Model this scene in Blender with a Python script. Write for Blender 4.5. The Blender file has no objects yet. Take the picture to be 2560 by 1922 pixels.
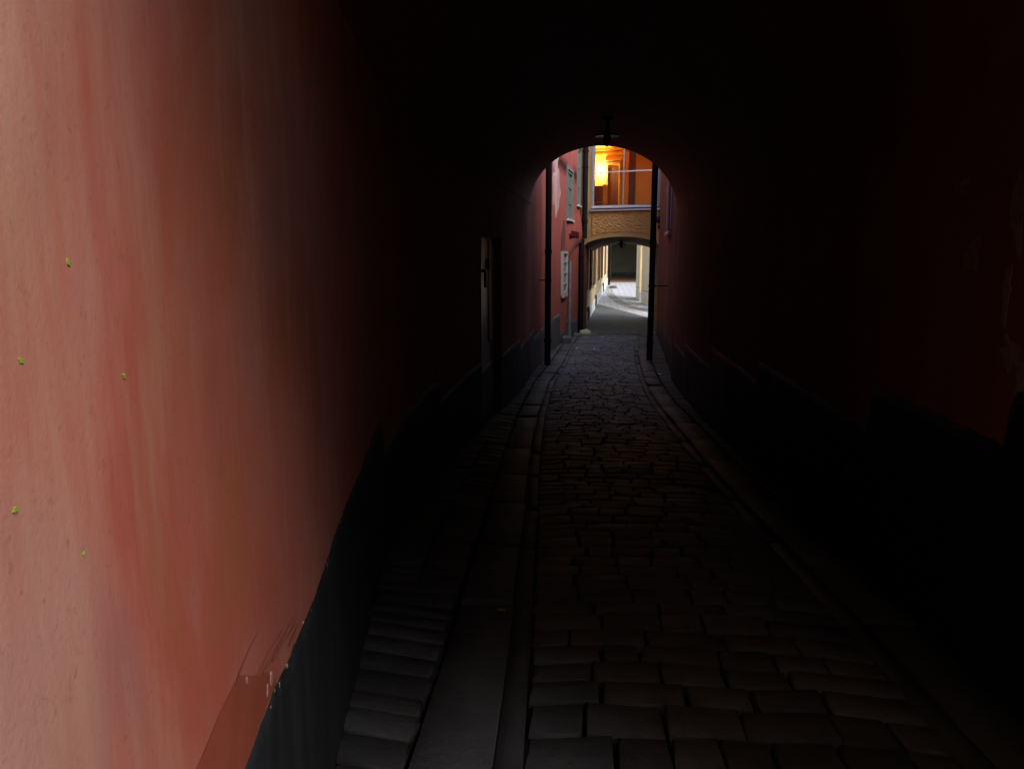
import bpy, math, random
from mathutils import Vector, Matrix, noise
random.seed(7)
C = bpy.context.scene.collection
R = math.radians

# ------------------------------------------------------------------ helpers
def lerp_table(t):
    def f(x):
        if x <= t[0][0]: return t[0][1]
        for (a, b), (c, d) in zip(t, t[1:]):
            if x <= c:
                return b + (d - b) * (x - a) / (c - a)
        return t[-1][1]
    return f

def smooth_table(t, w=0.5):
    f = lerp_table(t)
    return lambda x: (f(x - w) + 2 * f(x - w / 2) + 2 * f(x) + 2 * f(x + w / 2) + f(x + w)) / 8

class MB:
    def __init__(s): s.v = []; s.f = []; s.sm = []
    def vert(s, p): s.v.append(tuple(p)); return len(s.v) - 1
    def face(s, pts, smooth=False):
        s.f.append([s.vert(p) for p in pts]); s.sm.append(smooth)
    def grid(s, rows, smooth=True, closed=False, skip=None):
        n = len(rows[0]); base = len(s.v)
        for r in rows:
            for p in r: s.v.append(tuple(p))
        for i in range(len(rows) - 1):
            for j in range(n if closed else n - 1):
                if skip and skip(i, j): continue
                k = (j + 1) % n
                s.f.append([base + i * n + j, base + i * n + k, base + (i + 1) * n + k, base + (i + 1) * n + j]); s.sm.append(smooth)
    def box(s, x0, y0, z0, x1, y1, z1, b=0.0):
        if b <= 0:
            p = [(x, y, z) for z in (z0, z1) for y in (y0, y1) for x in (x0, x1)]
            for q in ((0, 2, 3, 1), (4, 5, 7, 6), (0, 1, 5, 4), (2, 6, 7, 3), (0, 4, 6, 2), (1, 3, 7, 5)):
                s.face([p[i] for i in q])
            return
        import bmesh
        bm = bmesh.new(); bmesh.ops.create_cube(bm, size=1)
        for v in bm.verts:
            v.co = Vector(((x0 + x1) / 2 + v.co.x * (x1 - x0), (y0 + y1) / 2 + v.co.y * (y1 - y0), (z0 + z1) / 2 + v.co.z * (z1 - z0)))
        bmesh.ops.bevel(bm, geom=bm.edges[:], offset=b, segments=2, affect='EDGES', profile=0.5)
        base = len(s.v); bm.verts.index_update()
        for v in bm.verts: s.v.append(tuple(v.co))
        for f in bm.faces: s.f.append([base + v.index for v in f.verts]); s.sm.append(False)
        bm.free()
    def hexa(s, p):   # 8 points: bottom ring 0-3, top ring 4-7
        for q in ((3, 2, 1, 0), (4, 5, 6, 7), (0, 1, 5, 4), (1, 2, 6, 5), (2, 3, 7, 6), (3, 0, 4, 7)):
            s.face([p[i] for i in q])
    def tube(s, pts, r, n=14, caps=True):
        pts = [Vector(p) for p in pts]; rows = []
        for i, p in enumerate(pts):
            d = (pts[min(i + 1, len(pts) - 1)] - pts[max(i - 1, 0)]).normalized()
            a = d.orthogonal().normalized() if i == 0 else (a - d * a.dot(d)).normalized()
            b = d.cross(a); rr = r[i] if isinstance(r, (list, tuple)) else r
            rows.append([p + (a * math.cos(t) + b * math.sin(t)) * rr for t in [2 * math.pi * k / n for k in range(n)]])
        s.grid(rows, True, True)
        if caps: s.face(rows[0][::-1]); s.face(rows[-1])
    def lathe(s, prof, c, n=28):
        rows = [[(c[0] + r * math.cos(2 * math.pi * k / n), c[1] + r * math.sin(2 * math.pi * k / n), c[2] + z) for k in range(n)] for r, z in prof]
        s.grid(rows, True, True)
    def build(s, name, mat, parent=None, **props):
        me = bpy.data.meshes.new(name)
        off = Vector(parent['_o']) if parent is not None and '_o' in parent.keys() else Vector((0, 0, 0))
        me.from_pydata([Vector(p) - off for p in s.v], [], s.f)
        for p, q in zip(me.polygons, s.sm): p.use_smooth = q
        me.materials.append(mat); me.update()
        o = bpy.data.objects.new(name, me); C.objects.link(o)
        if parent is not None:
            o.parent = parent
            if '_o' in parent.keys(): o['_o'] = parent['_o']
        for k, v in props.items(): o[k] = v
        return o

def tag(o, label, cat, group=None):
    o['label'] = label; o['category'] = cat
    if group: o['group'] = group
    return o
def thing(name, label, cat, loc=(0, 0, 0), group=None, rotz=0, local=False):
    o = bpy.data.objects.new(name, None); C.objects.link(o)
    o.location = loc; o.rotation_euler = (0, 0, rotz); o.empty_display_size = 0.2
    o['_o'] = (0.0, 0.0, 0.0) if local else tuple(loc)
    return tag(o, label, cat, group)

# ---------------------------------------------------------------- materials
def new_mat(name):
    m = bpy.data.materials.new(name); m.use_nodes = True
    nt = m.node_tree; b = nt.nodes['Principled BSDF']
    return m, nt, b
def N(nt, t, **kw):
    n = nt.nodes.new(t)
    for k, v in kw.items(): setattr(n, k, v)
    return n
def geo(nt, scale=(1, 1, 1), rot=(0, 0, 0)):
    g = N(nt, 'ShaderNodeNewGeometry'); m = N(nt, 'ShaderNodeMapping')
    m.inputs['Scale'].default_value = scale; m.inputs['Rotation'].default_value = rot
    nt.links.new(g.outputs['Position'], m.inputs['Vector']); return m.outputs[0]
def nz(nt, vec, scale, detail=5, rough=0.6, dist=0.0):
    n = N(nt, 'ShaderNodeTexNoise'); n.inputs['Scale'].default_value = scale
    n.inputs['Detail'].default_value = detail; n.inputs['Roughness'].default_value = rough; n.inputs['Distortion'].default_value = dist
    nt.links.new(vec, n.inputs['Vector']); return n.outputs['Fac']
def ramp(nt, fac, stops):
    r = N(nt, 'ShaderNodeValToRGB'); e = r.color_ramp.elements
    while len(e) < len(stops): e.new(0.5)
    for el, (p, c) in zip(e, stops):
        el.position = p; el.color = (*c, 1) if len(c) == 3 else c
    nt.links.new(fac, r.inputs[0]); return r.outputs[0]
def mix(nt, fac, a, b, mode='MIX'):
    m = N(nt, 'ShaderNodeMix', data_type='RGBA', blend_type=mode)
    if hasattr(fac, 'links'): nt.links.new(fac, m.inputs[0])
    else: m.inputs[0].default_value = fac
    for i, x in ((6, a), (7, b)):
        if hasattr(x, 'links'): nt.links.new(x, m.inputs[i])
        else: m.inputs[i].default_value = (*x, 1)
    return m.outputs[2]
def bump(nt, b, h, strength, dist=0.01):
    n = N(nt, 'ShaderNodeBump'); n.inputs['Strength'].default_value = strength; n.inputs['Distance'].default_value = dist
    nt.links.new(h, n.inputs['Height']); nt.links.new(n.outputs[0], b.inputs['Normal'])

def simple(name, col, rough=0.6, var=0.25, scale=6, bmp=0.2, metal=0.0, stretch=(1, 1, 1), spec=0.5):
    m, nt, b = new_mat(name)
    v = geo(nt, stretch)
    f = nz(nt, v, scale)
    c = ramp(nt, f, [(0.3, tuple(x * (1 - var) for x in col)), (0.7, tuple(min(1, x * (1 + var)) for x in col))])
    nt.links.new(c, b.inputs['Base Color'])
    b.inputs['Roughness'].default_value = rough; b.inputs['Metallic'].default_value = metal
    b.inputs['Specular IOR Level'].default_value = spec
    if bmp: bump(nt, b, nz(nt, v, scale * 6), bmp, 0.004)
    return m

def plaster(name, a, b_, c_, streak=1.0, stains=(0.10, 0.035, 0.02)):
    m, nt, b = new_mat(name)
    v = geo(nt, (1.0, 1.0, 0.16)); vf = geo(nt)
    f1 = nz(nt, v, 2.2 * streak, 6, 0.62, 0.6)
    col = ramp(nt, f1, [(0.30, b_), (0.5, a), (0.70, c_)])
    f2 = nz(nt, vf, 1.3, 4, 0.55)
    col = mix(nt, ramp(nt, f2, [(0.42, (0, 0, 0)), (0.66, (0.7, 0.7, 0.7))]), col, c_)
    v3 = geo(nt, (6, 6, 0.35))
    f3 = nz(nt, v3, 3.0, 5, 0.7)
    col = mix(nt, ramp(nt, f3, [(0.56, (0, 0, 0)), (0.78, (0.55, 0.55, 0.55))]), col, b_)
    f4 = nz(nt, vf, 60, 3, 0.6)
    col = mix(nt, ramp(nt, f4, [(0.62, (0, 0, 0)), (0.80, (0.35, 0.35, 0.35))]), col, stains)
    f5 = nz(nt, geo(nt, (1, 1, .6)), 9, 4, 0.55, 1.2)
    col = mix(nt, ramp(nt, f5, [(0.71, (0, 0, 0)), (0.76, (0.4, 0.4, 0.4))]), col, stains)
    nt.links.new(col, b.inputs['Base Color'])
    b.inputs['Roughness'].default_value = 0.82; b.inputs['Specular IOR Level'].default_value = 0.3
    h = mix(nt, 0.5, nz(nt, vf, 120, 4, 0.6), nz(nt, vf, 22, 3, 0.5))
    bump(nt, b, h, 0.35, 0.006)
    return m

def passage_plaster():
    m, nt, b = new_mat('worn_red_passage_plaster')
    v = geo(nt, (1, 1, .22)); vf = geo(nt); vd = geo(nt, (1, 1, .75), (0, 0, 0))
    col = ramp(nt, nz(nt, vd, 1.7, 5, .6, 1.0), [(.28, (.29, .088, .034)), (.42, (.33, .074, .043)), (.52, (.345, .098, .066)), (.64, (.30, .105, .082)), (.76, (.36, .155, .11))])
    col = mix(nt, ramp(nt, nz(nt, geo(nt, (1, 1, .4)), 3.2, 5, .6, .8), [(.46, (0, 0, 0)), (.72, (.45, .45, .45))]), col, (.34, .105, .036))
    col = mix(nt, ramp(nt, nz(nt, geo(nt, (2.6, 2.6, .3)), 2.3, 6, .7, .5), [(.54, (0, 0, 0)), (.85, (.22, .22, .22))]), col, (.36, .165, .125))
    col = mix(nt, ramp(nt, nz(nt, geo(nt, (4, 4, .5)), 2.6, 6, .75), [(.52, (0, 0, 0)), (.78, (.5, .5, .5))]), col, (.22, .085, .07))
    # pale worn runs, boosted towards the mouth: daylight there put into the colour
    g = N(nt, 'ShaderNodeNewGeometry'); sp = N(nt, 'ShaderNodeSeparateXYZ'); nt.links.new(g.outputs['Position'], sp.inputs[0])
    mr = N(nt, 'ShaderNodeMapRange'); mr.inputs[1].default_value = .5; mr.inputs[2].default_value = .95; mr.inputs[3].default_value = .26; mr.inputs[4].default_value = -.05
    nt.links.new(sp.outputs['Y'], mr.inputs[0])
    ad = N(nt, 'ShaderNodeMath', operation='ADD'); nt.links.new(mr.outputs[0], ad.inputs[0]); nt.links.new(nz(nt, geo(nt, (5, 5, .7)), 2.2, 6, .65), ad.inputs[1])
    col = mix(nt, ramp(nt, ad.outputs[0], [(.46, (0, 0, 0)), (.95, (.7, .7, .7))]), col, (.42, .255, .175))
    # pits, scuffs, hairline cracks
    col = mix(nt, ramp(nt, nz(nt, vf, 75, 3, .6), [(.60, (0, 0, 0)), (.78, (.45, .45, .45))]), col, (.16, .05, .035))
    col = mix(nt, ramp(nt, nz(nt, geo(nt, (1, 1, .7)), 11, 5, .6, 1.6), [(.66, (0, 0, 0)), (.70, (.5, .5, .5))]), col, (.22, .06, .04))
    vo = N(nt, 'ShaderNodeTexVoronoi', feature='DISTANCE_TO_EDGE'); vo.inputs['Scale'].default_value = 1.6
    wv = N(nt, 'ShaderNodeVectorMath', operation='ADD'); nn = N(nt, 'ShaderNodeTexNoise'); nn.inputs['Scale'].default_value = 5; nn.inputs['Detail'].default_value = 6
    nt.links.new(vf, nn.inputs['Vector']); nt.links.new(vf, wv.inputs[0]); nt.links.new(nn.outputs['Color'], wv.inputs[1]); nt.links.new(wv.outputs[0], vo.inputs['Vector'])
    cm = ramp(nt, vo.outputs['Distance'], [(0, (.28, .28, .28)), (.006, (0, 0, 0))])
    gate = ramp(nt, nz(nt, vf, 1.9, 3), [(.52, (0, 0, 0)), (.6, (1, 1, 1))])
    col = mix(nt, mix(nt, 1.0, cm, gate, 'MULTIPLY'), col, (.12, .04, .03))
    nt.links.new(col, b.inputs['Base Color']); b.inputs['Roughness'].default_value = .85; b.inputs['Specular IOR Level'].default_value = .25
    h = mix(nt, .35, nz(nt, vf, 140, 5, .65), nz(nt, geo(nt, (1, 1, .5)), 16, 5, .6))
    bump(nt, b, h, .28, .005)
    return m

M = {}
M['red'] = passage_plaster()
M['red_alley'] = plaster('red_plaster_alley', (0.21, 0.041, 0.028), (0.175, 0.032, 0.02), (0.225, 0.054, 0.04))
M['vault'] = plaster('dark_vault_plaster', (0.25, 0.075, 0.042), (0.2, 0.06, 0.03), (0.27, 0.11, 0.08))
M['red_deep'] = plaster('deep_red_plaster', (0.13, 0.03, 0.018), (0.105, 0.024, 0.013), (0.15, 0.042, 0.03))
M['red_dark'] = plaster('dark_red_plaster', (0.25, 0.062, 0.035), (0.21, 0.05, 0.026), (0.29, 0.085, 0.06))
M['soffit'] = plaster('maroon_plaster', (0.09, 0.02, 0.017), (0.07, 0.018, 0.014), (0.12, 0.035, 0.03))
M['redpaint'] = simple('fresh_red_paint', (0.26, 0.055, 0.028), 0.55, 0.12, 4, 0.1)
M['dado'] = simple('black_dado_paint', (0.014, 0.015, 0.0175), 0.65, 0.6, 5, 0.5, stretch=(3, 3, .4), spec=0.35)
M['dado_grey'] = simple('dark_grey_dado_paint', (0.045, 0.048, 0.055), 0.65, 0.4, 3, 0.35, stretch=(3, 3, .4), spec=0.35)
M['chip'] = simple('pale_paint_chip', (0.33, 0.17, 0.14), 0.7, 0.15)
M['flake'] = simple('flaked_plaster', (0.30, 0.21, 0.17), 0.9, 0.3, 30)
M['brushed'] = simple('thin_red_paint', (0.29, 0.085, 0.055), 0.6, 0.12, 4, 0.1)
M['speck'] = simple('lime_green_paint', (0.22, 0.27, 0.03), 0.6, 0.15)
M['ochre'] = plaster('ochre_plaster', (0.33, 0.185, 0.068), (0.27, 0.145, 0.05), (0.38, 0.23, 0.10), stains=(0.2, 0.1, 0.04))
M['stucco'] = plaster('rough_ochre_stucco', (0.37, 0.19, 0.06), (0.29, 0.145, 0.045), (0.43, 0.235, 0.085), stains=(0.2, 0.1, 0.04))
M['yellow'] = plaster('yellow_plaster', (0.42, 0.31, 0.14), (0.36, 0.24, 0.085), (0.50, 0.42, 0.27), stains=(0.3, 0.2, 0.08))
M['orange_brown'] = plaster('orange_brown_plaster', (0.46, 0.26, 0.075), (0.38, 0.2, 0.05), (0.52, 0.33, 0.12))
M['plinth'] = simple('pale_stone_plinth', (0.58, 0.55, 0.5), 0.8, 0.2, 3)
M['olive'] = simple('olive_grey_plaster', (0.12, 0.12, 0.08), 0.85, 0.2, 1.5)
M['white'] = simple('white_plaster', (0.80, 0.83, 0.83), 0.75, 0.08, 2)
M['tan'] = simple('tan_plaster', (0.5, 0.34, 0.16), 0.8, 0.12, 2)
M['frame'] = simple('grey_window_frame', (0.20, 0.19, 0.215), 0.5, 0.08)
M['metal'] = simple('pale_sheet_metal', (0.62, 0.65, 0.70), 0.35, 0.1, metal=0.6)
M['greenframe'] = simple('grey_green_frame', (0.09, 0.093, 0.077), 0.6, 0.12)
M['whiteframe'] = simple('white_frame', (0.28, 0.265, 0.245), 0.5, 0.08)
M['pipe'] = simple('black_pipe', (0.008, 0.007, 0.008), 0.9, 0.3, spec=0.05)
M['greypipe'] = simple('grey_pipe', (0.18, 0.19, 0.21), 0.45, 0.2, metal=0.3)
M['black'] = simple('black_enamel', (0.012, 0.012, 0.013), 0.5, 0.2, spec=0.3)
M['enamel'] = simple('white_enamel', (0.75, 0.75, 0.72), 0.3, 0.05, bmp=0)
M['door'] = simple('pale_worn_paint', (0.42, 0.40, 0.35), 0.33, 0.35, 5, stretch=(2, 2, .5))
M['darkdoor'] = simple('dark_green_door', (0.035, 0.042, 0.04), 0.6, 0.3)
M['sign'] = simple('dark_red_sign_enamel', (0.05, 0.004, 0.012), 0.9, 0.1, bmp=0, spec=.05)
M['orange'] = simple('orange_room_wall', (0.72, 0.33, 0.035), 0.7, 0.06, 2, 0.05)
M['roomyellow'] = simple('yellow_ceiling_and_lamp_glow', (0.72, 0.48, 0.13), 0.7, 0.05, 2, 0.05)
M['brown'] = simple('brown_wood', (0.14, 0.05, 0.02), 0.5, 0.3, 4, stretch=(6, 6, .6))
M['redwood'] = simple('red_brown_wood', (0.24, 0.05, 0.018), 0.5, 0.2, 4, stretch=(6, 6, .6))
M['conduit_box'] = simple('dark_metal_box', (0.03, 0.03, 0.032), 0.5, 0.2)
M['paper'] = simple('paper_scrap_white', (0.75, 0.75, 0.73), 0.7, 0.05, bmp=0)
M['leaf'] = simple('dry_leaf', (0.45, 0.36, 0.2), 0.7, 0.2, bmp=0)
M['mossy'] = simple('yellow_green_stone', (0.36, 0.38, 0.2), 0.8, 0.25, 8)
M['roof'] = simple('roof_tin', (0.08, 0.06, 0.05), 0.6, 0.2)
M['rawplaster'] = plaster('bare_pink_plaster', (0.30, 0.16, 0.14), (0.20, 0.075, 0.06), (0.36, 0.25, 0.235), 3)

def stone_mat(name, cols, rough, spec=.18):
    m, nt, b = new_mat(name)
    v = geo(nt)
    g = N(nt, 'ShaderNodeNewGeometry')
    col = ramp(nt, g.outputs['Random Per Island'], cols)
    col = mix(nt, ramp(nt, nz(nt, v, 14, 5), [(0.35, (0, 0, 0)), (0.75, (0.6, 0.6, 0.6))]), col, (0.045, 0.042, 0.04))
    col = mix(nt, ramp(nt, nz(nt, v, 1.1, 3), [(0.45, (0, 0, 0)), (0.7, (0.5, 0.5, 0.5))]), col, tuple(x * 1.4 for x in cols[-1][1]))
    nt.links.new(col, b.inputs['Base Color'])
    r = ramp(nt, nz(nt, v, 5, 4), [(0.3, (rough - .12,) * 3), (0.7, (rough + .15,) * 3)])
    nt.links.new(r, b.inputs['Roughness']); b.inputs['Specular IOR Level'].default_value = spec
    bump(nt, b, mix(nt, .5, nz(nt, v, 60, 6, 0.7), nz(nt, v, 17, 4, .6)), 0.9, 0.014)
    return m
M['cobble'] = stone_mat('cobble_stone', [(0.0, (0.075, 0.078, 0.086)), (0.5, (0.115, 0.119, 0.13)), (1.0, (0.17, 0.174, 0.185))], 0.6)
M['slab'] = stone_mat('gutter_slab_stone', [(0.0, (0.06, 0.061, 0.065)), (1.0, (0.10, 0.101, 0.106))], 0.6)
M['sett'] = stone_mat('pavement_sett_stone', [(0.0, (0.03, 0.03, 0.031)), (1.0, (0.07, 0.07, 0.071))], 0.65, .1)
M['farsett'] = stone_mat('far_sett_stone', [(0.0, (0.2, 0.19, 0.18)), (1.0, (0.32, 0.31, 0.29))], 0.6)
M['earth'] = simple('joint_dirt', (0.022, 0.02, 0.018), 0.95, 0.4, 8, spec=0.1)

def paving():
    m, nt, b = new_mat('granite_paving')
    v = geo(nt)
    br = N(nt, 'ShaderNodeTexBrick'); br.inputs['Scale'].default_value = 1.0
    br.inputs['Color1'].default_value = (0.36, 0.36, 0.38, 1); br.inputs['Color2'].default_value = (0.43, 0.43, 0.45, 1)
    br.inputs['Mortar'].default_value = (0.15, 0.15, 0.15, 1); br.inputs['Mortar Size'].default_value = 0.02
    br.inputs['Brick Width'].default_value = 0.6; br.inputs['Row Height'].default_value = 0.35
    nt.links.new(v, br.inputs['Vector'])
    col = mix(nt, ramp(nt, nz(nt, v, 0.9, 5), [(0.4, (0, 0, 0)), (0.7, (0.5, 0.5, 0.5))]), br.outputs['Color'], (0.27, 0.27, 0.28))
    nt.links.new(col, b.inputs['Base Color']); b.inputs['Roughness'].default_value = 0.6
    bump(nt, b, nz(nt, v, 30), 0.3, 0.006)
    return m
M['paving'] = paving()
M['shadepave'] = simple('shade_dark_paving', (0.10, 0.099, 0.098), 0.75, 0.3, 3)  # paving tone with the shadow under the bridge house put into it
M['brickpave'] = simple('red_brown_paving', (0.2, 0.11, 0.07), 0.8, 0.3, 4)

def glass(name, tint, refl=0.12):
    m = bpy.data.materials.new(name); m.use_nodes = True; nt = m.node_tree
    nt.nodes.remove(nt.nodes['Principled BSDF']); out = nt.nodes['Material Output']
    t = N(nt, 'ShaderNodeBsdfTransparent'); t.inputs[0].default_value = (*tint, 1)
    g = N(nt, 'ShaderNodeBsdfGlossy'); g.inputs['Roughness'].default_value = 0.03
    f = N(nt, 'ShaderNodeFresnel'); f.inputs['IOR'].default_value = 1.3
    x = N(nt, 'ShaderNodeMixShader')
    nt.links.new(f.outputs[0], x.inputs[0]); nt.links.new(t.outputs[0], x.inputs[1]); nt.links.new(g.outputs[0], x.inputs[2])
    nt.links.new(x.outputs[0], out.inputs[0]); return m
M['glass'] = glass('clear_glass', (0.97, 0.98, 0.97))
m, nt, b = new_mat('dark_glass'); b.inputs['Base Color'].default_value = (0.03, 0.035, 0.035, 1); b.inputs['Roughness'].default_value = 0.08
M['darkglass'] = m
M['paleblind'] = simple('pale_window_blind', (0.18, 0.165, 0.15), 0.6, 0.1)
m, nt, b = new_mat('grey_green_blind'); b.inputs['Base Color'].default_value = (0.072, 0.076, 0.066, 1); b.inputs['Roughness'].default_value = 0.55
M['blind'] = m
def emit(name, col, s):
    m, nt, b = new_mat(name); b.inputs['Base Color'].default_value = (*col, 1)
    b.inputs['Emission Color'].default_value = (*col, 1); b.inputs['Emission Strength'].default_value = s; return m
M['litshade'] = emit('lit_frosted_shade', (1, .85, .5), 1.8)
M['glow'] = emit('lit_lamp_glass', (1, 0.78, 0.36), 12)

# ------------------------------------------------------- levels and wall plans
ground_z = smooth_table([(-60, -1.25), (-5, -1.3), (0, -1.36), (1, -1.40), (2.5, -1.47), (4, -1.60), (6, -1.79), (10, -2.04), (13, -2.19),
                         (16, -2.28), (20, -2.38), (25, -2.58), (28, -2.68), (58, -1.70), (62, -1.6), (200, -1.6)], 0.6)
left_x = smooth_table([(0.3, -0.42), (0.6, -0.455), (1.06, -0.53), (1.7, -0.645), (2.31, -0.77), (3.63, -1.01), (4.45, -1.10), (5.6, -1.18),
                       (7, -1.19), (9, -1.14), (11, -1.06), (13.6, -1.04)], 0.4)
right_x = smooth_table([(-1.0, 1.40), (4, 1.40), (7, 1.38), (10, 1.36), (13.6, 1.40)], 0.4)
alley_left_x = smooth_table([(13, -1.07), (15.5, -1.02), (18.7, -0.90), (21, -0.76), (23.5, -0.54), (26.2, -0.33)], 0.4)
alley_right_x = lambda y: 1.43 + 0.055 * (y - 13.5)
EXIT = 13.5
MOUTH_L, MOUTH_R = 0.50, 0.25

def rough(y, z, s=1.0):
    return 0.014 * s * noise.noise((y * 1.3, z * 1.0, 3.1)) + 0.006 * s * noise.noise((y * 4.1, z * 3.3, 9.7)) + 0.002 * noise.noise((y * 15, z * 15, 1.7))
def lw(y, z): return left_x(y) + rough(y, z)
def rw(y, z): return right_x(y) - rough(y + 40, z)

# ------------------------------------------------------------------- ground
def struct(o): o['kind'] = 'structure'; return o
mb = MB()
ys = [-60, -30, -12, -6] + [-4 + 0.5 * i for i in range(134)] + [70, 90, 140, 200]
mb.grid([[(x, y, ground_z(y) - 0.035) for x in (-80, -40, -15, -6, -3, -1.5, -.75, 0, .75, 1.5, 3, 6, 15, 40, 80)] for y in ys])
struct(mb.build('ground', M['earth']))

gut_l = smooth_table([(-2, -0.06), (1, -.12), (2.87, -.21), (4.94, -.33), (7, -.45), (9.56, -.56), (11.45, -.59), (13.34, -.61), (16, -.50), (20, -.40), (24.6, -.28), (26, -.2)], .5)
gut_r = smooth_table([(-2, 1.12), (2.2, 1.11), (3, 1.09), (5, 1.03), (7, 0.97), (9.6, .92), (11, .87), (13, .87), (16.2, .94), (20, 1.12), (25, 1.5)], .5)

def stone(mb, p, top, h=0.05, inset=0.016, jit=0.006):
    # p: four plan corners (x,y) counter-clockwise, top: function giving z
    cx = sum(q[0] for q in p) / 4; cy = sum(q[1] for q in p) / 4
    tx = random.uniform(-.03, .03); ty = random.uniform(-.03, .03); dz = random.uniform(-jit, jit)
    def Z(x, y): return top(x, y) + dz + tx * (x - cx) + ty * (y - cy)
    q = [(x + random.uniform(-.008, .008), y + random.uniform(-.008, .008)) for x, y in p]
    def ring(ins, z):
        out = []
        for x, y in q:
            d = math.hypot(x - cx, y - cy); k = max(0, 1 - ins / d)
            X, Y = cx + (x - cx) * k, cy + (y - cy) * k
            out.append((X, Y, Z(X, Y) + z))
        return out
    rows = [ring(0, -h), ring(0.002, -inset), ring(inset * .35, -inset * .3), ring(inset * 1.0, 0)]
    base = len(mb.v)
    for r in rows:
        for t in r: mb.v.append(t)
    for i in range(3):
        for j in range(4):
            k = (j + 1) % 4
            mb.f.append([base + i * 4 + j, base + i * 4 + k, base + i * 4 + 4 + k, base + i * 4 + 4 + j]); mb.sm.append(i > 0)
    mb.f.append([base + 12 + j for j in range(4)]); mb.sm.append(True)

def und(x, y): return ground_z(y) + 0.02 * noise.noise((x * 1.1, y * 1.1, 0)) + 0.01 * noise.noise((x * 3.1, y * 3.1, 5))
mb = MB(); y = 0.2
while y < 25.0:
    d = random.uniform(.145, .185)
    a, b_ = gut_l(y + d / 2), gut_r(y + d / 2); x = a; g = .005
    sk = random.uniform(-.03, .03)
    while x < b_ - .05:
        w = random.uniform(.14, .31)
        if b_ - (x + w) < .14: w = b_ - x
        f = lambda X: sk * .5 * (X - .2) + .012 * noise.noise((X * 1.7, y * 2, 7))
        stone(mb, [(x + g, y + g + f(x)), (x + w - g, y + g + f(x + w)), (x + w - g, y + d - g + f(x + w)), (x + g, y + d - g + f(x))],
              lambda X, Y: und(X, Y) - 0.02 * (1 - min(1, min(abs(X - a), abs(b_ - X)) / .25)), .06, .013, .006)
        x += w
    y += d
struct(mb.build('cobbled_street', M['cobble']))

# gutter slabs and edge setts, both sides
mb = MB(); ms = MB()
def wall_left_at(y): return (left_x(y) if y < EXIT else alley_left_x(y))
def wall_right_at(y): return (right_x(y) if y < EXIT else alley_right_x(y))
for side in (0, 1):
    y = 0.4 if side == 0 else 0.4
    while y < 25.0:
        L = random.uniform(.8, 1.5); y1 = min(y + L, 25.2)
        steps = 3
        for lane, (o0, o1, dz) in enumerate(((0.0, .085, -.022), (.09, .33, -.004))):
            if side == 0: X0 = lambda Y: gut_l(Y) - o0; X1 = lambda Y: max(gut_l(Y) - o1, wall_left_at(max(Y, .6)) + .01)
            else: X0 = lambda Y: gut_r(Y) + o0; X1 = lambda Y: min(gut_r(Y) + o1, wall_right_at(max(Y, .3)) - .01)
            ya, yb = y + .006, y1 - .006
            if abs(X0(ya) - X1(ya)) < .04: continue
            p = [(X1(ya), ya), (X0(ya), ya), (X0(yb), yb), (X1(yb), yb)]
            if side == 1: p = [p[1], p[0], p[3], p[2]]
            stone(mb, p, lambda X, Y: ground_z(Y) + dz + .006 * noise.noise((X * 3, Y * 2, 1)), .06, .014, .004)
        y = y1
    y = 0.5
    while y < 25.0:
        d = random.uniform(.10, .16); ym = y + d / 2
        if side == 0: a, b_ = wall_left_at(max(ym, .6)) - .02, gut_l(ym) - .338
        else: a, b_ = gut_r(ym) + .338, wall_right_at(max(ym, .3)) + .02
        if b_ - a > .05:
            n = max(1, round((b_ - a) / .26)); w = (b_ - a) / n
            for i in range(n):
                stone(ms, [(a + i * w + .005, y + .007), (a + i * w + w - .005, y + .007), (a + i * w + w - .005, y + d - .007), (a + i * w + .005, y + d - .007)],
                      lambda X, Y: ground_z(Y) + .012 + (.03 if side == 0 else .02) * min(1, abs(X - (b_ if side == 0 else a)) / .3), .07, .014, .006)
        y += d
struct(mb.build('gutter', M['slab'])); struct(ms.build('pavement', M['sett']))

# far paving beyond the second arch, with its curved band of setts
mb = MB()
mb.grid([[(x, y, ground_z(y) + 0.002) for x in (-1.2, 0, 1, 2, 3.5, 6, 12, 25, 45)] for y in [25.1 + 0.7 * i for i in range(38)]])
struct(mb.build('paved_street', M['paving']))
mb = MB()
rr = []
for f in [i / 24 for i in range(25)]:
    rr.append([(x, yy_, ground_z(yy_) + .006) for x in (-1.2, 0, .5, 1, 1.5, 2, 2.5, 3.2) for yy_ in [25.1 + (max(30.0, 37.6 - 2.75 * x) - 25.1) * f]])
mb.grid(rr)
struct(mb.build('arch_shade_paving', M['shadepave']))  # dark paving run out to a slanted edge, standing in for the bridge shadow
mb = MB()
mb.grid([[(x, y, ground_z(y) + 0.004) for x in (.6, 1.5, 2.2, 3, 5)] for y in [51.05 + 0.7 * i for i in range(12)]])
struct(mb.build('sheltered_path', M['brickpave']))
mb = MB()
cur = [(0.75, 50), (0.95, 46), (1.0, 43.0), (1.1, 40.3), (1.45, 37.0), (1.95, 34.9), (2.5, 33.6), (3.3, 32.3), (5, 31), (8, 30)]
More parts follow.
